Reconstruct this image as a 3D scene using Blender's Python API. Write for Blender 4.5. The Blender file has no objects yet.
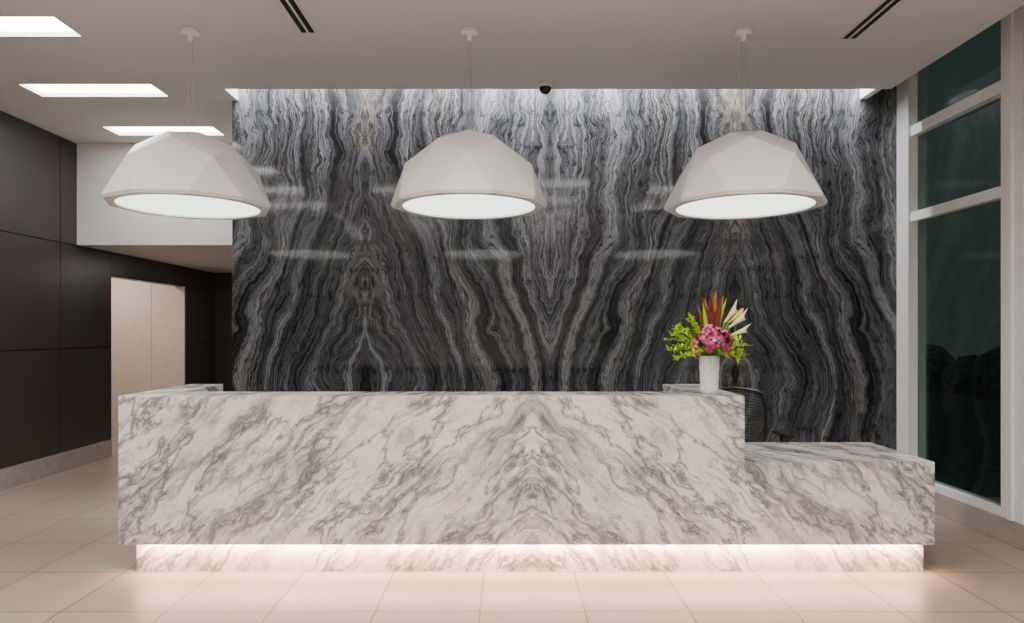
import bpy, bmesh, math, random
from mathutils import Vector, Matrix
random.seed(7)
scene = bpy.context.scene

# ------------------------------------------------------------------ materials
class NT:
    def __init__(s, name):
        s.m = bpy.data.materials.new(name); s.m.use_nodes = True
        s.t = s.m.node_tree; s.n = s.t.nodes
        s.b = s.n['Principled BSDF']
    def node(s, typ, **kw):
        n = s.n.new(typ)
        for k, v in kw.items(): setattr(n, k, v)
        return n
    def link(s, a, b): s.t.links.new(a, b)
    def _set(s, sock, v):
        if isinstance(v, bpy.types.NodeSocket): s.link(v, sock)
        else: sock.default_value = v
    def math(s, op, a, b=0.0, c=0.0, clamp=False):
        n = s.node('ShaderNodeMath', operation=op); n.use_clamp = clamp
        s._set(n.inputs[0], a); s._set(n.inputs[1], b); s._set(n.inputs[2], c)
        return n.outputs[0]
    def comb(s, x, y, z=0.0):
        n = s.node('ShaderNodeCombineXYZ')
        s._set(n.inputs[0], x); s._set(n.inputs[1], y); s._set(n.inputs[2], z)
        return n.outputs[0]
    def obj(s):
        n = s.node('ShaderNodeTexCoord'); sp = s.node('ShaderNodeSeparateXYZ')
        s.link(n.outputs['Object'], sp.inputs[0])
        return n.outputs['Object'], sp.outputs[0], sp.outputs[1], sp.outputs[2]
    def noise(s, vec, scale, detail=2, rough=.5, dist=0):
        n = s.node('ShaderNodeTexNoise')
        s.link(vec, n.inputs['Vector']); n.inputs['Scale'].default_value = scale
        n.inputs['Detail'].default_value = detail; n.inputs['Roughness'].default_value = rough
        n.inputs['Distortion'].default_value = dist
        return n.outputs['Fac']
    def ramp(s, fac, stops, interp='LINEAR'):
        n = s.node('ShaderNodeValToRGB'); r = n.color_ramp; r.interpolation = interp
        while len(r.elements) < len(stops): r.elements.new(0.5)
        for e, (p, c) in zip(r.elements, stops):
            e.position = p
            e.color = (c, c, c, 1) if isinstance(c, (int, float)) else (*c, 1)
        s.link(fac, n.inputs[0]); return n.outputs[0]
    def mix(s, fac, a, b, typ='MIX'):
        n = s.node('ShaderNodeMix', data_type='RGBA', blend_type=typ)
        s._set(n.inputs[0], fac)
        for i, v in ((6, a), (7, b)):
            if isinstance(v, tuple): n.inputs[i].default_value = (*v, 1)
            else: s.link(v, n.inputs[i])
        return n.outputs[2]
    def color(s, c):
        if isinstance(c, tuple): s.b.inputs['Base Color'].default_value = (*c, 1)
        else: s.link(c, s.b.inputs['Base Color'])
    def bump(s, h, strength=.2, dist=.01):
        n = s.node('ShaderNodeBump'); n.inputs['Strength'].default_value = strength
        n.inputs['Distance'].default_value = dist
        s.link(h, n.inputs['Height']); s.link(n.outputs[0], s.b.inputs['Normal'])

def simple(name, col, rough=.5, metal=0, var=.06, scale=8, spec=None, emit=None, es=0):
    k = NT(name); o, x, y, z = k.obj()
    f = k.noise(o, scale, 3)
    c = k.ramp(f, [(.3, tuple(v*(1-var) for v in col)), (.7, tuple(min(1, v*(1+var)) for v in col))])
    k.color(c); k.b.inputs['Roughness'].default_value = rough
    k.b.inputs['Metallic'].default_value = metal
    if spec is not None: k.b.inputs['Specular IOR Level'].default_value = spec
    return k.m

def mat_dark_marble():
    k = NT('black_wave_marble'); o, x, y, z = k.obj()
    u = k.math('PINGPONG', k.math('ADD', x, 1.298), 1.68)
    v2 = k.comb(u, k.math('MULTIPLY', z, .8), 11.3)
    v3 = k.comb(x, k.math('MULTIPLY', z, .8), 31.3)
    A = k.math('MULTIPLY', k.math('SUBTRACT', k.noise(v2, 0.9, 1), .5), .46)
    A2 = k.math('MULTIPLY', k.math('SUBTRACT', k.noise(v3, 1.4, 1), .5), .14)
    B = k.math('ADD', A2, k.math('MULTIPLY', k.math('SUBTRACT', k.noise(v2, 2.9, 1), .5), .19))
    C = k.math('MULTIPLY', k.math('SUBTRACT', k.noise(v2, 8.5, 1), .5), .075)
    D = k.math('MULTIPLY', k.math('SUBTRACT', k.noise(v2, 26, 2, .6), .5), .030)
    S = k.math('ADD', k.math('MULTIPLY', z, .17), k.math('MULTIPLY', k.math('SINE', k.math('MULTIPLY', k.math('SUBTRACT', z, 2.0), 2.4)), .10))
    f = k.math('ADD', k.math('ADD', k.math('ADD', u, S), A), k.math('ADD', B, k.math('ADD', C, D)))
    n1 = k.noise(k.comb(k.math('MULTIPLY', f, 7.0), k.math('MULTIPLY', z, .10), 16.0), 1, 2, .6)
    n2 = k.noise(k.comb(k.math('MULTIPLY', f, 52), k.math('MULTIPLY', z, .5), 5.0), 1, 4, .7)
    n3 = k.noise(k.comb(k.math('MULTIPLY', f, 19), k.math('MULTIPLY', z, .3), 9.0), 1, 3, .65)
    val = k.math('ADD', k.math('MULTIPLY', n1, .44), k.math('ADD', k.math('MULTIPLY', n2, .26), k.math('MULTIPLY', n3, .30)))
    c = k.ramp(val, [(.38, (.006, .0065, .008)), (.44, (.012, .013, .015)), (.466, (.060, .063, .070)),
                     (.49, (.018, .019, .022)), (.52, (.105, .110, .124)), (.547, (.042, .044, .050)), (.58, (.225, .233, .252)),
                     (.61, (.09, .093, .103)), (.68, (.33, .338, .36))])
    ln = k.math('ABSOLUTE', k.math('SUBTRACT', n2, .5))
    lf = k.ramp(ln, [(0, .75), (.014, 0)])
    big = k.ramp(n1, [(.40, 0.10), (.57, 1)])
    lf2 = k.math('MULTIPLY', lf, big)
    c = k.mix(lf2, c, (.46, .465, .475))
    cr = k.noise(k.comb(k.math('MULTIPLY', f, 30), k.math('MULTIPLY', z, 9), 3.0), 1, 4, .7)
    c = k.mix(k.ramp(cr, [(.37, .8), (.48, 0)]), c, (.006, .006, .008))
    ax = k.math('SUBTRACT', 1.0, k.math('MULTIPLY', u, 4.5), clamp=True)
    patch = k.ramp(k.noise(k.comb(k.math('MULTIPLY', x, .9), k.math('MULTIPLY', z, 1.3), 12.0), 1, 0), [(.44, .0), (.56, 1)])
    bn = k.noise(k.comb(k.math('MULTIPLY', f, 16), k.math('MULTIPLY', z, 5), 2.0), 1, 4, .7)
    bm_ = k.math('MULTIPLY', k.math('MULTIPLY', ax, patch), k.ramp(bn, [(.47, 0), (.6, 1)]))
    c = k.mix(k.math('MULTIPLY', bm_, .6), c, (.30, .235, .18))
    wt = k.ramp(k.noise(k.comb(k.math('MULTIPLY', f, 6), k.math('MULTIPLY', z, .4), 20.0), 1, 2), [(.54, 0), (.66, .6)])
    c = k.mix(wt, c, k.mix(1.0, c, (1.02, .91, .82), 'MULTIPLY'))
    k.color(c); k.b.inputs['Roughness'].default_value = .085
    return k.m

def mat_white_marble(name='calacatta_marble'):
    k = NT(name); o, x, y, z = k.obj()
    u = k.math('ABSOLUTE', k.math('SUBTRACT', x, .15))
    zz = k.math('ADD', z, k.math('MULTIPLY', y, .6))
    sN = k.math('ADD', k.math('MULTIPLY', u, .70), k.math('MULTIPLY', zz, .71))
    t = k.math('SUBTRACT', k.math('MULTIPLY', u, .71), k.math('MULTIPLY', zz, .70))
    base = k.comb(u, zz, 5.0)
    w1 = k.math('MULTIPLY', k.math('SUBTRACT', k.noise(base, 2.0, 2, .6), .5), .17)
    w2 = k.math('MULTIPLY', k.math('SUBTRACT', k.noise(base, 8, 5, .65), .5), .065)
    s2 = k.math('ADD', sN, k.math('ADD', w1, w2))
    def vein(fs, ft, seed, width, det=4, lvl=.5):
        n = k.noise(k.comb(k.math('MULTIPLY', s2, fs), k.math('MULTIPLY', t, ft), seed), 1, det, .6)
        a = k.math('ABSOLUTE', k.math('SUBTRACT', n, lvl))
        return k.ramp(a, [(0, 1), (width*.3, .55), (width, 0)])
    def mask(fs, ft, seed, lo, hi, mn=0.0):
        return k.ramp(k.noise(k.comb(k.math('MULTIPLY', s2, fs), k.math('MULTIPLY', t, ft), seed), 1, 2), [(lo, mn), (hi, 1)])
    m0 = mask(2.6, .8, 4, .45, .55, .0)
    m0b = k.math('ADD', k.math('MULTIPLY', m0, .9), .1)
    v0 = vein(2.8, .8, 71.0, .024, 7)
    v1 = k.math('MULTIPLY', vein(4.6, 1.0, 1.0, .05, 6), m0b)
    v2 = k.math('MULTIPLY', vein(10, 2.2, 8.0, .036, 6), mask(3.2, 1.4, 18, .45, .55, .08))
    v3 = k.math('MULTIPLY', vein(24, 6, 15.0, .05, 5), m0)
    n4 = k.noise(k.comb(k.math('MULTIPLY', s2, 2.5), k.math('MULTIPLY', t, 4), 44.0), 1, 5, .6)
    v4 = k.ramp(k.math('ABSOLUTE', k.math('SUBTRACT', n4, .5)), [(0, .6), (.008, 0)])
    cl = k.math('MULTIPLY', k.ramp(k.noise(k.comb(k.math('MULTIPLY', s2, 6), k.math('MULTIPLY', t, 1.1), 30.0), 1, 5, .65), [(.44, 0), (.60, .75)]), m0b)
    tan = k.ramp(k.noise(k.comb(k.math('MULTIPLY', s2, 3.0), k.math('MULTIPLY', t, 1.8), 50.0), 1, 2, .6), [(.55, 0), (.67, .4)])
    c = k.mix(cl, (.88, .83, .80), (.48, .455, .45))
    c = k.mix(tan, c, (.66, .56, .475))
    c = k.mix(k.math('MULTIPLY', v1, .95), c, (.15, .146, .156))
    c = k.mix(k.math('MULTIPLY', v2, .8), c, (.20, .19, .196))
    c = k.mix(k.math('MULTIPLY', v3, .5), c, (.26, .245, .245))
    c = k.mix(k.math('MULTIPLY', v0, .9), c, (.12, .118, .128))
    c = k.mix(v4, c, (.31, .265, .245))
    k.color(c); k.b.inputs['Roughness'].default_value = .22
    return k.m

def mat_floor():
    k = NT('limestone_tile'); o, x, y, z = k.obj()
    tw, td = .562, .60
    fx = k.math('FRACT', k.math('DIVIDE', k.math('ADD', x, .15+56.2), tw))
    fy = k.math('FRACT', k.math('DIVIDE', k.math('ADD', y, 60-3.66), td))
    ex = k.math('MULTIPLY', k.math('MINIMUM', fx, k.math('SUBTRACT', 1, fx)), tw)
    ey = k.math('MULTIPLY', k.math('MINIMUM', fy, k.math('SUBTRACT', 1, fy)), td)
    e = k.math('MINIMUM', ex, ey)
    g = k.ramp(e, [(.0030, 1), (.0050, 0)])
    ix = k.math('FLOOR', k.math('DIVIDE', k.math('ADD', x, .15+56.2), tw))
    iy = k.math('FLOOR', k.math('DIVIDE', k.math('ADD', y, 60-3.66), td))
    wn = k.node('ShaderNodeTexWhiteNoise', noise_dimensions='2D'); k.link(k.comb(ix, iy), wn.inputs['Vector'])
    c = k.mix(k.noise(o, 2.5, 5), (.34, .268, .212), (.41, .332, .268))
    c = k.mix(k.ramp(k.noise(o, 70, 3), [(.45, 0), (.75, .5)]), c, (.25, .195, .155))
    c = k.mix(k.math('MULTIPLY', wn.outputs[0], .5), c, (.26, .208, .17))
    c = k.mix(k.math('MULTIPLY', g, .95), c, (.075, .058, .046))
    k.color(c)
    k.b.inputs['Roughness'].default_value = .34
    k.b.inputs['Specular IOR Level'].default_value = .42
    k.bump(k.math('MULTIPLY', g, -1), .3, .002)
    return k.m

def mat_dark_wood():
    k = NT('dark_wood_panel'); o, x, y, z = k.obj()
    v = k.comb(k.math('MULTIPLY', x, 60), k.math('MULTIPLY', y, 60), k.math('MULTIPLY', z, 2.2))
    n = k.noise(v, 1, 4, .6)
    big = k.noise(o, .9, 2)
    c = k.mix(n, (.024, .020, .0175), (.062, .051, .045))
    c = k.mix(k.math('MULTIPLY', big, .5), c, (.032, .027, .025))
    k.color(c); k.b.inputs['Roughness'].default_value = .38
    return k.m

def mat_glass(name='window_glass'):
    k = NT(name); o, x, y, z = k.obj()
    lw = k.node('ShaderNodeLayerWeight'); lw.inputs[0].default_value = .5
    fz = k.math('ADD', k.math('MULTIPLY', k.math('POWER', lw.outputs['Facing'], 5), .96), .06)
    tr = k.node('ShaderNodeBsdfTransparent')
    tint = k.ramp(k.noise(o, .5, 1), [(.3, (.62, .72, .69)), (.7, (.66, .76, .73))])
    k.link(tint, tr.inputs[0])
    gl = k.node('ShaderNodeBsdfGlossy'); gl.inputs['Roughness'].default_value = .01
    mx = k.node('ShaderNodeMixShader')
    k.link(fz, mx.inputs[0])
    k.link(tr.outputs[0], mx.inputs[1]); k.link(gl.outputs[0], mx.inputs[2])
    out = k.n['Material Output']; k.link(mx.outputs[0], out.inputs['Surface'])
    return k.m

def emis(name, col, st):
    k = NT(name); o, x, y, z = k.obj()
    e = k.node('ShaderNodeEmission')
    c = k.ramp(k.noise(o, 2, 1), [(.3, tuple(v*.97 for v in col)), (.7, col)])
    k.link(c, e.inputs[0]); e.inputs[1].default_value = st
    k.link(e.outputs[0], k.n['Material Output'].inputs['Surface'])
    return k.m

M = dict(
    dm=mat_dark_marble(), wm=mat_white_marble(), fl=mat_floor(), dw=mat_dark_wood(), gl=mat_glass(),
    ceil=simple('ceiling_paint', (.71, .705, .71), .8, var=.012, scale=2),
    white=simple('white_paint', (.82, .81, .80), .7, var=.01, scale=2),
    frame=simple('white_aluminium', (.80, .80, .80), .35, var=.02),
    base=simple('stone_baseboard', (.33, .295, .265), .4, var=.1, scale=12),
    curb=simple('curb_stone', (.40, .34, .30), .4, var=.08, scale=12),
    black=simple('black_gap', (.003, .003, .003), .6),
    beige=simple('beige_wallcovering', (.60, .51, .44), .7, var=.05, scale=20),
    rear=simple('rear_wall_paint', (.60, .59, .58), .8, var=.03),
    shade=simple('lacquered_white_shade', (.94, .93, .93), .22, var=.01),
    diff=emis('pendant_diffuser', (.92, 1.0, .86), 3.0),
    troff=emis('troffer_lens', (1.0, .97, .94), 17.0),
    metal=simple('brushed_steel', (.55, .55, .55), .3, metal=1),
    wire=simple('cable_grey', (.55, .55, .56), .4),
    blackp=simple('black_plastic', (.012, .012, .013), .3),
    dome=simple('smoked_dome', (.01, .01, .012), .05),
    vent=simple('slot_diffuser_black', (.006, .006, .006), .7),
    mesh=simple('chair_mesh_fabric', (.02, .02, .022), .6, var=.2, scale=60),
    ground=simple('asphalt_outside', (.12, .13, .125), .8, var=.3),
    hedge=simple('outside_hedge', (.14, .17, .14), .8, var=.5, scale=6),
    vase=simple('white_ceramic', (.82, .81, .80), .3, var=.02),
    pink=simple('pink_petal', (.60, .04, .20), .45, var=.45, scale=30),
    lpink=simple('light_pink_petal', (.76, .20, .38), .45, var=.35, scale=30),
    plum=simple('burgundy_throat', (.22, .01, .06), .5),
    leaf=simple('green_leaf', (.08, .26, .01), .4, var=.35, scale=20),
    lime=simple('lime_foliage', (.38, .60, .01), .45, var=.3, scale=20),
    calla=simple('calla_white', (.86, .83, .55), .35, var=.06, scale=20),
    yel=simple('yellow_petal', (.85, .60, .04), .4, var=.15),
    rust=simple('rust_leaf', (.16, .025, .01), .4, var=.6, scale=12),
    orange=simple('bronze_leaf', (.42, .14, .02), .45, var=.5, scale=20),
)

# ------------------------------------------------------------------ mesh helpers
def new_obj(name, bm, mats, loc=(0, 0, 0), parent=None, smooth=False):
    me = bpy.data.meshes.new(name); bm.to_mesh(me); bm.free()
    if not isinstance(mats, (list, tuple)): mats = [mats]
    for m in mats: me.materials.append(m)
    if smooth:
        for p in me.polygons: p.use_smooth = True
    o = bpy.data.objects.new(name, me); scene.collection.objects.link(o)
    o.location = loc
    if parent: o.parent = parent
    return o
def empty(name, loc=(0, 0, 0)):
    e = bpy.data.objects.new(name, None); e.empty_display_size = .1
    scene.collection.objects.link(e); e.location = loc; return e
def box(bm, x0, x1, y0, y1, z0, z1, mi=0, bev=0):
    vs = [bm.verts.new((x, y, z)) for x in (x0, x1) for y in (y0, y1) for z in (z0, z1)]
    fs = []
    for q in ((0, 1, 3, 2), (4, 6, 7, 5), (0, 4, 5, 1), (2, 3, 7, 6), (0, 2, 6, 4), (1, 5, 7, 3)):
        f = bm.faces.new([vs[i] for i in q]); f.material_index = mi; fs.append(f)
    if bev:
        es = list({e for f in fs for e in f.edges})
        r = bmesh.ops.bevel(bm, geom=es, offset=bev, segments=2, affect='EDGES', profile=.5)
        for f in r['faces']: f.material_index = mi
def boxes(name, lst, mats, bev=0, **kw):
    bm = bmesh.new()
    for b in lst:
        box(bm, *b[:6], mi=(b[6] if len(b) > 6 else 0), bev=bev)
    return new_obj(name, bm, mats, **kw)
def lathe(bm, prof, n=32, c=(0, 0, 0), mi=0, smooth=True, cap=True):
    rings = []
    for r, z in prof:
        rings.append([bm.verts.new((c[0]+r*math.cos(2*math.pi*i/n), c[1]+r*math.sin(2*math.pi*i/n), c[2]+z)) for i in range(n)])
    for a, b in zip(rings, rings[1:]):
        for i in range(n):
            f = bm.faces.new((a[i], a[(i+1) % n], b[(i+1) % n], b[i])); f.material_index = mi; f.smooth = smooth
    if cap:
        for r in (rings[0][::-1], rings[-1]):
            f = bm.faces.new(r); f.material_index = mi
def tube(bm, pts, r, n=8, mi=0):
    pts = [Vector(p) for p in pts]; rings = []
    for i, p in enumerate(pts):
        d = (pts[min(i+1, len(pts)-1)] - pts[max(i-1, 0)]).normalized()
        a = d.orthogonal().normalized() if i == 0 else (prev - d*prev.dot(d)).normalized()
        prev = a; b = d.cross(a)
        rr = r[i] if isinstance(r, (list, tuple)) else r
        rings.append([bm.verts.new(p + (a*math.cos(2*math.pi*j/n) + b*math.sin(2*math.pi*j/n))*rr) for j in range(n)])
    for a, b in zip(rings, rings[1:]):
        for i in range(n):
            f = bm.faces.new((a[i], a[(i+1) % n], b[(i+1) % n], b[i])); f.material_index = mi; f.smooth = True
    for r_ in (rings[0][::-1], rings[-1]):
        f = bm.faces.new(r_); f.material_index = mi

# ------------------------------------------------------------------ room dims
CH = 3.6; XL = -4.8; XR = 3.53; YW = 6.2; YR = -6.0

# floor
bm = bmesh.new(); box(bm, -7.0, 3.75, YR-.2, 11.5, -.1, 0)
new_obj('floor', bm, M['fl'])
bm = bmesh.new(); box(bm, 3.75, 14, YR-4, 24, -.2, -.06)
new_obj('ground_outside', bm, M['ground'])
bm = bmesh.new()
for i in range(40):
    yy = -5+i*.7; zz = .3+random.random()*.5
    r = bmesh.ops.create_icosphere(bm, subdivisions=2, radius=.7, matrix=Matrix.Translation((11.5+random.random()*.6, yy, zz-.4)) @ Matrix.Diagonal((1, 1, 1.1, 1)))
    for v in r['verts']: v.co += Vector((random.uniform(-.09, .09), random.uniform(-.09, .09), random.uniform(-.09, .09)))
new_obj('hedge', bm, M['hedge'])

# ceiling with openings
holes = []
for yc in (7.14, 5.94, 4.70, 3.48, 2.26, 1.04, -.18, -1.4, -2.6):
    holes.append((-4.15, -3.03, yc-.15, yc+.15))
for yc in (2.7, 1.5, .2, -1.2, -2.6):
    holes.append((.35, 1.15, yc-.13, yc+.13))
for yc in (2.3, .9, -.6, -2.2):  # unseen side rows, added to fill the room with light
    holes.append((-2.0, -1.2, yc-.13, yc+.13))
    holes.append((2.1, 2.9, yc-.13, yc+.13))
SX = -2.45
xs = sorted({-4.95, 3.31, SX} | {h[0] for h in holes} | {h[1] for h in holes})
ys = sorted({YR-.1, 5.9, 6.5, 7.6} | {h[2] for h in holes} | {h[3] for h in holes})
bm = bmesh.new(); vd = {}
def V(x, y):
    if (x, y) not in vd: vd[(x, y)] = bm.verts.new((x, y, CH))
    return vd[(x, y)]
for x0, x1 in zip(xs, xs[1:]):
    for y0, y1 in zip(ys, ys[1:]):
        cx, cy = (x0+x1)/2, (y0+y1)/2
        if any(h[0] < cx < h[1] and h[2] < cy < h[3] for h in holes): continue
        if cx > SX and 5.9 < cy < 6.5: continue
        bm.faces.new((V(x0, y0), V(x0, y1), V(x1, y1), V(x1, y0)))
r = bmesh.ops.extrude_face_region(bm, geom=bm.faces[:])
bmesh.ops.translate(bm, verts=[g for g in r['geom'] if isinstance(g, bmesh.types.BMVert)], vec=(0, 0, .10))
bmesh.ops.recalc_face_normals(bm, faces=bm.faces[:])
ceiling = new_obj('ceiling', bm, M['ceil'])
bm = bmesh.new()
box(bm, -4.95, 3.6, 7.7, 11.4, 2.47, 2.6)
new_obj('ceiling_corridor', bm, M['ceil'])
bm = bmesh.new()
box(bm, 3.25, 3.8, YR-.1, 6.5, 4.25, 4.35)
box(bm, 3.25, 3.31, YR-.1, 5.86, 3.70, 4.25)
new_obj('ceiling_window_slot', bm, M['rear'])
# troffers, the added side rows among them
for h in holes:
    bm = bmesh.new()
    x0, x1, y0, y1 = h
    box(bm, x0, x1, y0, y1, 3.635, 3.64, 0)
    box(bm, x0-.0, x1+.0, y0-.0, y1+.0, 3.642, 3.70, 1)
    new_obj('recessed_ceiling_light', bm, [M['troff'], M['white']])

# cove above the stone wall
boxes('trim_cove', [(SX, 3.25, 5.82, 5.895, 3.70, 4.05), (SX, 3.25, 5.82, 6.5, 4.05, 4.1), (SX-.06, SX, 5.82, 6.195, 3.70, 4.1),
                    (3.19, 3.25, 5.9, 6.19, 3.61, 4.05)], M['white'])
# stone feature wall
boxes('wall_back', [(-2.505, XR, YW, 6.5, 0, 4.04)], M['dm'])

# wall left: backing, panels
L = [(XL-.15, XL-.03, YR, 8.26, 0, CH, 1), (XL-.15, XL-.03, 8.26, 10.15, 2.19, 2.6, 1), (XL-.15, XL-.03, 10.15, 11.2, 0, 2.6, 1)]
yj = [8.26, 7.32, 6.05, 4.78, 3.51, 2.24, .97, -.3, -1.57, -2.84, -4.11, YR]
g = .005
for a, b in zip(yj[1:], yj):
    for z0, z1 in ((.2, 1.32), (1.32, 2.46), (2.46, CH)):
        L.append((XL-.03, XL, a+g, b-g, z0+g, z1-g, 0))
L.append((XL-.03, XL, 8.26, 10.15, 2.18, 2.47, 0))
for z0, z1 in ((.2, 1.32), (1.32, 2.18), (2.18, 2.47)):
    L.append((XL-.03, XL, 10.15+g, 11.2, z0+g, z1-g, 0))
L += [(XL-.15, XL-.0, 8.255, 8.262, 0, 2.18, 0), (XL-.15, XL, 8.26, 10.15, 2.175, 2.19, 0)]
boxes('wall_left', L, [M['dw'], M['black']])
boxes('baseboard_left', [(XL-.03, XL+.015, YR, 8.25, 0, .2), (XL-.03, XL+.015, 10.16, 11.18, 0, .2)], M['base'], bev=.003)
# corridor far wall
L = [(XL, 3.6, 11.2, 11.4, 0, 2.6, 1)]
for a, b in ((-4.8, -3.9), (-3.9, -2.7), (-2.7, -1.5)):
    for z0, z1 in ((.2, 1.32), (1.32, 2.18), (2.18, 2.47)):
        L.append((a+g, b-g, 11.17, 11.2, z0+g, z1-g, 0))
boxes('wall_corridor_end', L, [M['dw'], M['black']])
boxes('wall_corridor_side', [(-1.5, -1.35, 6.5, 11.2, 0, 3.6)], M['beige'])
# alcove
boxes('wall_alcove', [(-6.8, XL-.004, 10.13, 10.153, 0, 2.172), (-6.8, XL-.15, 10.153, 10.3, 0, 2.75), (-6.8, XL-.15, 8.0, 8.2, 0, 2.75), (-6.9, -6.8, 8.0, 10.3, 0, 2.75),
                      (-6.8, XL-.15, 10.13, 10.153, 2.172, 2.75), (-5.33, -5.29, 10.124, 10.13, 0, 2.75), (-6.9, XL-.15, 8.0, 10.3, 2.75, 2.85)], M['beige'])
# soffit
boxes('wall_soffit', [(-4.8, 3.6, 7.6, 7.7, 2.47, 3.70)], M['white'])
# rear
boxes('wall_rear', [(-4.95, 3.75, YR-.15, YR, 0, 4.3)], M['rear'])

# window wall
boxes('wall_right', [(XR, 3.75, YR, 6.2, 0, .18)], M['curb'], bev=.004)
posts = [(6.0, 6.2)]
y = 4.89
while y > YR+.3:
    posts.append((y-.21, y)); y -= 1.32
L = []
for a, b in posts:
    L.append((XR, XR+.14, a, b, .18, 4.25))
    L.append((XR-.02, XR, (a+b)/2-.02, (a+b)/2+.02, .18, 4.25) if b < 6 else (XR-.012, XR, a+.0, a+.05, .18, 4.25))
prev = 6.0
for a, b in posts[1:]+[(YR, YR)]:
    for z0, z1 in ((.18, .23), (2.47, 2.55), (3.22, 3.31), (4.19, 4.25)):
        L.append((XR+.01, XR+.13, b, prev, z0, z1))
    prev = a
win = empty('window_1', (0, 0, 0))
boxes('frame', L, M['frame'], parent=win)
boxes('glass', [(XR+.07, XR+.078, YR, 6.0, .2, 4.22)], M['gl'], parent=win)
# ------------------------------------------------------------------ ceiling fittings
for nm, xc, y0, y1 in (('a', -1.395, 3.55, 4.78), ('b', 2.43, 3.65, 4.88)):
    bm = bmesh.new()
    for k_ in (-.032, .022):
        box(bm, xc+k_-.014, xc+k_+.024, y0+.01, y1-.01, 3.592, 3.5995, 0)
    box(bm, xc-.055, xc-.046, y0, y1, 3.590, 3.5999, 1); box(bm, xc+.046, xc+.055, y0, y1, 3.590, 3.5999, 1)
    box(bm, xc-.008, xc+.008, y0, y1, 3.590, 3.5999, 1)
    box(bm, xc-.055, xc+.055, y0-.008, y0, 3.590, 3.5999, 1); box(bm, xc-.055, xc+.055, y1, y1+.008, 3.590, 3.5999, 1)
    new_obj('air_slot_diffuser', bm, [M['vent'], M['ceil']])
cam_e = empty('security_camera', (.315, 5.76, CH))
bm = bmesh.new(); lathe(bm, [(.066, 0), (.066, -.03), (.058, -.04), (.02, -.04)], 32)
new_obj('housing', bm, M['frame'], parent=cam_e)
bm = bmesh.new(); lathe(bm, [(.054, -.036), (.052, -.055), (.043, -.075), (.026, -.089), (.004, -.094)], 32)
new_obj('dome', bm, M['dome'], parent=cam_e)

# ------------------------------------------------------------------ pendants
def pendant(x, y, rot):
    p = empty('pendant_lamp', (x, y, CH))
    zr = -1.235
    def ring(n, r, z, off):
        return [Vector((r*math.cos(off+2*math.pi*i/n), r*math.sin(off+2*math.pi*i/n), z)) for i in range(n)]
    pts = ring(10, .545, 0, .1) + ring(5, .45, .25, .1+math.pi/10) + ring(5, .335, .385, .1+math.pi/10+math.pi/5) + ring(5, .175, .47, .1+math.pi/10)
    b = bmesh.new()
    for q in pts: b.verts.new((q.x, q.y, q.z+.02))
    res = bmesh.ops.convex_hull(b, input=b.verts[:])
    bad = list({g_ for g_ in res.get('geom_interior', []) if isinstance(g_, bmesh.types.BMVert)})
    if bad: bmesh.ops.delete(b, geom=bad, context='VERTS')
    bmesh.ops.dissolve_limit(b, angle_limit=math.radians(2), verts=b.verts[:], edges=b.edges[:])
    low = [f for f in b.faces if f.calc_center_median().z < .021]
    bmesh.ops.delete(b, geom=low, context='FACES_ONLY')
    bmesh.ops.transform(b, matrix=Matrix.Translation((0, 0, zr)) @ Matrix.Rotation(rot, 4, 'Z'), verts=b.verts[:])
    sh = new_obj('shade', b, M['shade'], parent=p)
    md = sh.modifiers.new('t', 'SOLIDIFY'); md.thickness = .012; md.offset = -1
    b = bmesh.new(); n = 60
    outer = []; inner = []; ou2 = []; in2 = []
    for i in range(n):
        a = 2*math.pi*i/n
        sec = (a-.1) % (2*math.pi/10) - math.pi/10
        ro = .545*math.cos(math.pi/10)/math.cos(sec)
        ca, sa = math.cos(a), math.sin(a)
        outer.append(b.verts.new((ro*ca, ro*sa, .022))); ou2.append(b.verts.new(((ro-.012)*ca, (ro-.012)*sa, 0)))
        inner.append(b.verts.new((.458*ca, .458*sa, 0))); in2.append(b.verts.new((.458*ca, .458*sa, .03)))
    for i in range(n):
        j = (i+1) % n
        b.faces.new((outer[i], outer[j], ou2[j], ou2[i])); b.faces.new((ou2[i], ou2[j], inner[j], inner[i])); b.faces.new((inner[i], inner[j], in2[j], in2[i]))
    bmesh.ops.recalc_face_normals(b, faces=b.faces[:])
    bmesh.ops.transform(b, matrix=Matrix.Translation((0, 0, zr)) @ Matrix.Rotation(rot, 4, 'Z'), verts=b.verts[:])
    new_obj('rim', b, M['shade'], parent=p)
    b = bmesh.new(); lathe(b, [(.457, .012), (.457, .02)], 64, (0, 0, zr))
    new_obj('diffuser', b, M['diff'], parent=p)
    b = bmesh.new(); lathe(b, [(.062, 0), (.062, -.03), (.058, -.034), (.02, -.036), (.018, -.075), (.012, -.08)], 32)
    new_obj('canopy', b, M['shade'], parent=p)
    b = bmesh.new()
    tube(b, [(-.014, 0, -.03), (-.02, 0, zr+.49)], .0022, 6); tube(b, [(.012, 0, -.03), (.02, .01, zr+.49)], .0022, 6)
    lathe(b, [(.05, .488), (.05, .503), (.02, .509)], 24, (0, 0, zr))
    new_obj('cable', b, M['wire'], parent=p)
pendant(-2.21, 4.75, 0.0); pendant(-.27, 4.75, .55); pendant(1.64, 4.75, .95)

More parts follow.
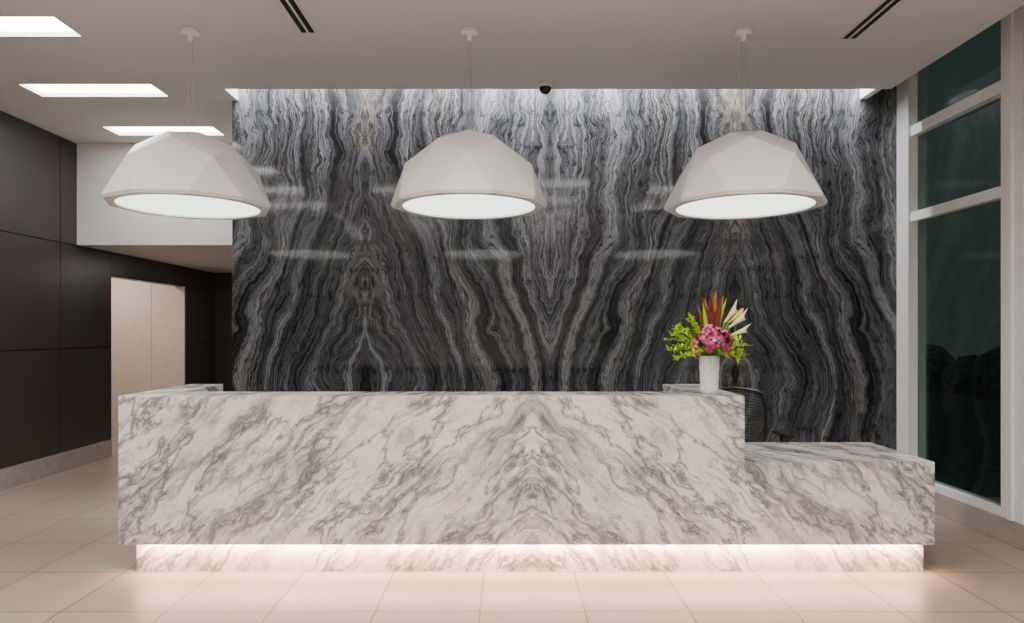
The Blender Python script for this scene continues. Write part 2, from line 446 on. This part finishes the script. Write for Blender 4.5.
# ------------------------------------------------------------------ reception desk
desk = empty('reception_desk', (0, 0, 0))
FY = 4.19; x0, xs_, x1 = -2.393, 1.454, 2.62; zt, zl, zb = 1.107, .7025, .193
bm = bmesh.new()
prof = [(x0, zb), (x1, zb), (x1, zl), (xs_, zl), (xs_, zt), (x0, zt)]
fa = [bm.verts.new((a, FY, b)) for a, b in prof]; fb = [bm.verts.new((a, FY+.045, b)) for a, b in prof]
bm.faces.new(fa); bm.faces.new(fb[::-1])
for i in range(6):
    j = (i+1) % 6; bm.faces.new((fa[i], fb[i], fb[j], fa[j]))
bmesh.ops.recalc_face_normals(bm, faces=bm.faces[:])
es = [e for e in bm.edges]
bmesh.ops.bevel(bm, geom=es, offset=.003, segments=2, affect='EDGES')
new_obj('front_slab', bm, M['wm'], parent=desk)
e = .001
boxes('counter_slabs', [
    (x0, xs_, FY+.045+e, 4.50, zt-.04, zt),
    (x0, -2.153, 4.50+e, 5.16, zt-.04, zt), (1.17, xs_, 4.50+e, 5.16, zt-.04, zt),
    (xs_+e, x1, FY+.045+e, 4.94, zl-.04, zl)], M['wm'], bev=.002, parent=desk)
boxes('end_slabs', [
    (x0, x0+.04, FY+.045+e, 5.16, zb, zt-.04-e), (-2.193, -2.153, 4.5, 5.16, zb, zt-.04-e),
    (x0+.04+e, -2.194, 5.12, 5.16, zb, zt-.04-e),
    (xs_-.04, xs_, FY+.045+e, 5.16, zb, zt-.04-e), (1.17, 1.21, 4.5, 5.16, zb, zt-.04-e), (1.211, xs_-.041, 5.12, 5.16, zb, zt-.04-e),
    (x1-.04, x1, FY+.045+e, 4.94, zb, zl-.04-e), (xs_+e, x1-.041, 4.90, 4.94, zb, zl-.04-e),
    (-2.15, 1.167, 4.46, 4.50, zb, zt-.04-e)], M['wm'], bev=.002, parent=desk)
boxes('underside', [(x0+.045, x1-.045, FY+.05, 4.88, zb+.005, zb+.03)], M['white'], parent=desk)
boxes('work_surface', [(-2.15, 1.167, 4.505, 5.16, .70, .74)], M['dw'], parent=desk)
boxes('plinth', [(-2.326, 2.60, 4.275, 4.86, 0, zb+.004)], M['wm'], parent=desk)
boxes('led_channel', [(-2.32, 2.595, 4.243, 4.255, zb-.004, zb+.006)], emis('led_strip', (1, .74, .60), 5), parent=desk)

# ------------------------------------------------------------------ office chair
ch = empty('office_chair', (1.93, 5.52, 0))
bm = bmesh.new()
for k_ in range(5):
    a = k_*2*math.pi/5+.3
    tube(bm, [(0, 0, .10), (.15*math.cos(a), .15*math.sin(a), .095), (.3*math.cos(a), .3*math.sin(a), .07)], [.028, .024, .016], 8)
    lathe(bm, [(.01, -.03), (.03, -.022), (.033, 0), (.03, .022), (.01, .03)], 12, (.3*math.cos(a), .3*math.sin(a), .033))
tube(bm, [(0, 0, .08), (0, 0, .42)], .025, 12)
tube(bm, [(0, .18, .42), (0, .26, .45), (0, .29, .62), (0, .27, .8)], .022, 8)
for s in (-1, 1):
    tube(bm, [(s*.2, .05, .44), (s*.29, .05, .46), (s*.30, .05, .66)], .014, 8)
    box(bm, s*.30-.035, s*.30+.035, -.12, .16, .66, .685, bev=.008)
new_obj('base', bm, M['blackp'], parent=ch)
bm = bmesh.new(); box(bm, -.25, .25, -.24, .24, .42, .5, bev=.035)
new_obj('seat', bm, M['mesh'], parent=ch)
bm = bmesh.new()
def bp(u, v):
    w = .20+.035*math.sin(v*math.pi)
    return Vector((u*w, .25+.02*math.sin(v*3)-.06*(1-u*u)*-1-.05*(u*u)*1.2, .56+.46*v-.03*u*u*v))
rim = [bp(-1, i/8) for i in range(9)]+[bp(-1+i/4, 1) for i in range(1, 8)]+[bp(1, 1-i/8) for i in range(9)]+[bp(1-i/4, 0) for i in range(1, 9)]
tube(bm, rim, .014, 8)
for i in range(1, 18):
    tube(bm, [bp(-1+j/4, i/18) for j in range(9)], .006, 6)
new_obj('backrest', bm, M['blackp'], parent=ch)

# ------------------------------------------------------------------ vase and flowers
VX, VY, VZ = 1.285, 4.36, zt
fl = empty('flower_vase', (VX, VY, VZ+.001))
bm = bmesh.new()
prof_o = [(.045, 0), (.050, .006), (.052, .05), (.055, .12), (.059, .2), (.062, .238), (.060, .241), (.056, .238), (.052, .12), (.047, .02), (.01, .015)]
lathe(bm, prof_o, 48)
for k_ in range(10):
    for s in (-1, 1):
        pts = []
        for i in range(15):
            tt = i/14; a = k_*2*math.pi/10 + s*tt*2.2; z_ = .012+tt*.218; r_ = .0505+.0105*tt+.0012
            pts.append((r_*math.cos(a), r_*math.sin(a), z_))
        tube(bm, pts, .003, 5)
new_obj('vase', bm, M['vase'], parent=fl)

def leafm(bm, base, d, length, width, droop=.2, mi=0, cup=.2, n=7, point=1.0, roll=None):
    d = Vector(d).normalized(); base = Vector(base)
    side = d.cross(Vector((0, 0, 1)))
    if side.length < .3: side = Vector((1, 0, 0)) - d*d.x
    side.normalize()
    if roll is None: roll = random.uniform(-.9, .9)
    side = Matrix.Rotation(roll, 3, d) @ side
    up = side.cross(d)
    rows = []
    for i in range(n+1):
        t_ = i/n
        c = base + d*length*t_ + Vector((0, 0, -1))*droop*length*t_*t_ 
        w = width*.5*(math.sin(math.pi*min(1, t_**.75*.97+.03))**point)+.0008
        rows.append([bm.verts.new(c - side*w + up*cup*w), bm.verts.new(c), bm.verts.new(c + side*w + up*cup*w)])
    for a, b in zip(rows, rows[1:]):
        for j in range(2):
            f = bm.faces.new((a[j], a[j+1], b[j+1], b[j])); f.material_index = mi; f.smooth = True
# stems
bm = bmesh.new()
for i in range(14):
    a = random.random()*6.28; q = .03*random.random()
    tube(bm, [(q*math.cos(a), q*math.sin(a), .03), (q*1.2*math.cos(a), q*1.2*math.sin(a), .24), (2.6*q*math.cos(a), 2.6*q*math.sin(a), .36)], .003, 5)
new_obj('stems', bm, M['leaf'], parent=fl)
bm = bmesh.new()
for i in range(36):
    a = random.random()*2*math.pi; el = random.uniform(-.15, 1.0)
    d = Vector((math.cos(a)*math.cos(el), math.sin(a)*math.cos(el), math.sin(el)))
    leafm(bm, Vector((0, 0, .26))+d*.03, d, random.uniform(.11, .19), .045, random.uniform(.1, .5), 0)
sprays = [(-1.0, .52, 0, .27), (-1, .2, -.3, .24), (-1, .95, .1, .27), (-.75, -.05, -.5, .2), (-.9, .35, .3, .28), (-.6, .9, -.3, .25), (-.85, -.15, .1, .22), (-1, .7, -.2, .29), (-.5, 1, .1, .27), (-.9, .1, -.1, .27),
          (1, .25, -.3, .23), (1, .05, .2, .23), (1, .5, -.1, .22), (.8, -.1, -.4, .18), (1, -.05, -.1, .22), (.9, .35, .3, .22), (0, .2, 1, .2), (-.3, .5, .9, .22), (.5, .3, .9, .2)]
for sx, sz, sy, ln in sprays:
    d = Vector((sx, sy, sz)).normalized(); b0 = Vector((0, 0, .25))
    pts = [b0 + d*ln*t_ + Vector((0, 0, .02*math.sin(t_*3))) for t_ in (0, .25, .5, .75, 1)]
    tube(bm, pts, [.003, .0026, .0022, .0018, .001], 5, 1)
    for i in range(26):
        t_ = .3+.7*i/25; p_ = b0+d*ln*t_+Vector((0, 0, .02*math.sin(t_*3)))
        dd = (d*.6+Vector((random.uniform(-1, 1), random.uniform(-1, 1), random.uniform(-.6, 1)))).normalized()
        leafm(bm, p_, dd, random.uniform(.026, .048), random.uniform(.014, .022), random.uniform(-.1, .3), 1, n=4)
new_obj('foliage', bm, [M['leaf'], M['lime']], parent=fl)
# orchids
bm = bmesh.new()
def blossom(c, nrm, s, mi):
    nrm = Vector(nrm).normalized(); a = nrm.orthogonal().normalized(); b = nrm.cross(a)
    ph = random.random()*6
    for i in range(5):
        t_ = ph+i*2*math.pi/5
        d = (a*math.cos(t_)+b*math.sin(t_)+nrm*.25).normalized()
        side = nrm.cross(d).normalized(); base = Vector(c); rows = []
        for j in range(6):
            q = j/5; w = s*.36*math.sin(math.pi*min(1, .12+q*.86))**.7+.0006
            cc = base+d*s*q+nrm*s*(.12*math.sin(q*3)-.15*q*q)
            rows.append([bm.verts.new(cc-side*w+nrm*w*.25), bm.verts.new(cc), bm.verts.new(cc+side*w+nrm*w*.25)])
        for r1, r2 in zip(rows, rows[1:]):
            for j in range(2):
                f = bm.faces.new((r1[j], r1[j+1], r2[j+1], r2[j])); f.material_index = mi; f.smooth = True
    tube(bm, [Vector(c), Vector(c)+nrm*s*.35, Vector(c)+nrm*s*.5], [s*.13, s*.16, s*.05], 8, 2)
for i in range(46):
    a = random.uniform(math.pi*.9, math.pi*2.1); el = random.uniform(-.3, 1.1)
    n_ = Vector((math.cos(a)*math.cos(el), math.sin(a)*math.cos(el), math.sin(el)))
    rr = random.uniform(.75, 1.2)
    c = Vector((.015, 0, .31)) + Vector((n_.x*.12, n_.y*.085, n_.z*.10))*rr
    low = c.z < .31 or (i % 4 == 0)
    blossom(c, n_+Vector((random.uniform(-.4, .4), random.uniform(-.3, .3), random.uniform(-.4, .4))), random.uniform(.032, .046), 0 if low else 1)
new_obj('orchid_blossoms', bm, [M['pink'], M['lpink'], M['plum']], parent=fl)
# upright rust leaves
bm = bmesh.new()
for sx, sz, sy, ln, w, mi in ((-.14, 1, 0, .36, .05, 0), (.0, 1, -.05, .38, .055, 0), (.10, 1, .05, .40, .05, 1), (.19, 1, -.05, .37, .05, 0), (.26, 1, .1, .38, .05, 1),
                              (-.24, 1, .1, .31, .045, 1), (.1, 1, .2, .39, .055, 0), (-.06, 1, .15, .36, .05, 1), (.16, 1, -.12, .33, .045, 0), (.06, 1, .1, .36, .03, 2), (.3, 1, 0, .36, .03, 2), (-.18, 1, -.1, .32, .03, 2)):
    leafm(bm, (.01, .01, .27), (sx, sy, sz), ln, w, .02, mi, cup=.35, n=9, roll=random.uniform(-.5, .5))
new_obj('rust_leaves', bm, [M['rust'], M['orange'], M['lime']], parent=fl)
# calla lilies
bm = bmesh.new()
def calla(c, d, s, mi):
    d = Vector(d).normalized(); a = d.orthogonal().normalized(); b = d.cross(a)
    tip = Vector((.5, -.2, .8)); tip = (tip - d*tip.dot(d)).normalized(); n = 14; rings = []
    for i in range(8):
        t_ = i/7; r_ = s*(.06+.15*t_**1.5); ring_ = []
        for j in range(n):
            th = 2*math.pi*j/n; v = a*math.cos(th)+b*math.sin(th)
            k2 = max(0, v.dot(tip))
            ring_.append(bm.verts.new(Vector(c)+d*s*t_*(1+.5*k2**2*t_)+v*r_*(1+.2*k2**3*t_)))
        rings.append(ring_)
    for r1, r2 in zip(rings, rings[1:]):
        for j in range(n):
            f = bm.faces.new((r1[j], r1[(j+1) % n], r2[(j+1) % n], r2[j])); f.material_index = mi; f.smooth = True
    tube(bm, [Vector(c)+d*s*.2, Vector(c)+d*s*.9], [s*.05, s*.04], 8, 1)
    tube(bm, [Vector((0.02, 0, .26)), (Vector((.02, 0, .26))+Vector(c))/2+Vector((.01, 0, 0)), Vector(c)+d*s*.05], [.005, .005, s*.07], 8, 2)
calla((.115, -.03, .42), (.75, -.2, .6), .11, 0)
calla((.135, .0, .37), (.95, -.3, .4), .10, 0)
calla((.09, -.02, .45), (.55, -.2, .8), .11, 0)
calla((.13, .03, .45), (.8, .1, .6), .09, 1)
new_obj('calla_lilies', bm, [M['calla'], M['yel'], M['leaf']], parent=fl)

# ------------------------------------------------------------------ lights
def area(name, loc, sx, sy, power, col, rot=(0, 0, 0), spread=None, parent=None):
    d = bpy.data.lights.new(name, 'AREA'); d.shape = 'RECTANGLE'; d.size = sx; d.size_y = sy
    d.energy = power; d.color = col
    if spread: d.spread = spread
    o = bpy.data.objects.new(name, d); scene.collection.objects.link(o); o.location = loc; o.rotation_euler = rot
    if parent: o.parent = parent
    return o
for yy, pw, sp in ((2.55, 27, 150), (.55, 46, 130), (-1.6, 40, 125), (-3.8, 40, 125)):  # unseen downlights added to brighten floor, ceiling bounce, desk front and shades
    for xx in (-2.5, -.35, 1.6, 3.0) if yy > 2 else (-2.5, -.35, 1.6):
        p = empty('added_downlight', (xx, yy, CH))
        b = bmesh.new(); lathe(b, [(.11, 0), (.11, -.006), (.09, -.008), (.088, -.002)], 32)
        new_obj('added_trim_ring', b, M['frame'], parent=p)
        l = area('added_fill_lamp', (0, 0, -.012), .16, .16, pw * (.45 if xx > 2.5 else 1), (1, .93, .87), spread=math.radians(sp), parent=p)
        l.data.shape = 'DISK'
# under-desk LED
area('led_wash', (.137, 4.245, zb-.012), 4.88, .012, 65, (1, .57, .38), parent=desk)
# cove grazers
cove = empty('cove_light_row', (0, 0, 0))
bm = bmesh.new()
for i in range(16):
    x = -2.36+i*.363
    lathe(bm, [(.022, 0), (.024, .04), (.01, .06)], 12, (x, 6.05, 3.93))
    d = bpy.data.lights.new('cove_spot', 'SPOT'); d.energy = 24; d.color = (.97, .98, 1); d.spot_size = math.radians(75); d.spot_blend = .8; d.shadow_soft_size = .012
    o = bpy.data.objects.new('cove_spot', d); scene.collection.objects.link(o); o.location = (x, 6.05, 3.92); o.rotation_euler = (math.radians(14), 0, 0); o.parent = cove
new_obj('spot_heads', bm, M['metal'], parent=cove)
area('cove_strip', (.4, 5.97, 4.02), 5.5, .03, 110, (.97, .98, 1), parent=cove)
area('alcove_light', (-5.8, 9.2, 2.74), .6, .6, 32, (1, .90, .80))
area('corridor_light', (-3.6, 9.5, 2.46), .5, .5, 16, (1, .92, .84))

# world
w = bpy.data.worlds.new('night'); scene.world = w; w.use_nodes = True
w.node_tree.nodes['Background'].inputs[0].default_value = (.05, .064, .061, 1)
w.node_tree.nodes['Background'].inputs[1].default_value = .85

# camera
cd = bpy.data.cameras.new('camera'); cd.sensor_width = 36; cd.lens = 24.0
cd.shift_x = .0039; cd.shift_y = .020
co = bpy.data.objects.new('camera', cd); scene.collection.objects.link(co)
co.location = (0, 0, 1.5); co.rotation_euler = (math.pi/2, 0, 0)
scene.camera = co
scene.view_settings.view_transform = 'AgX'
scene.view_settings.look = 'None'
scene.view_settings.exposure = .08
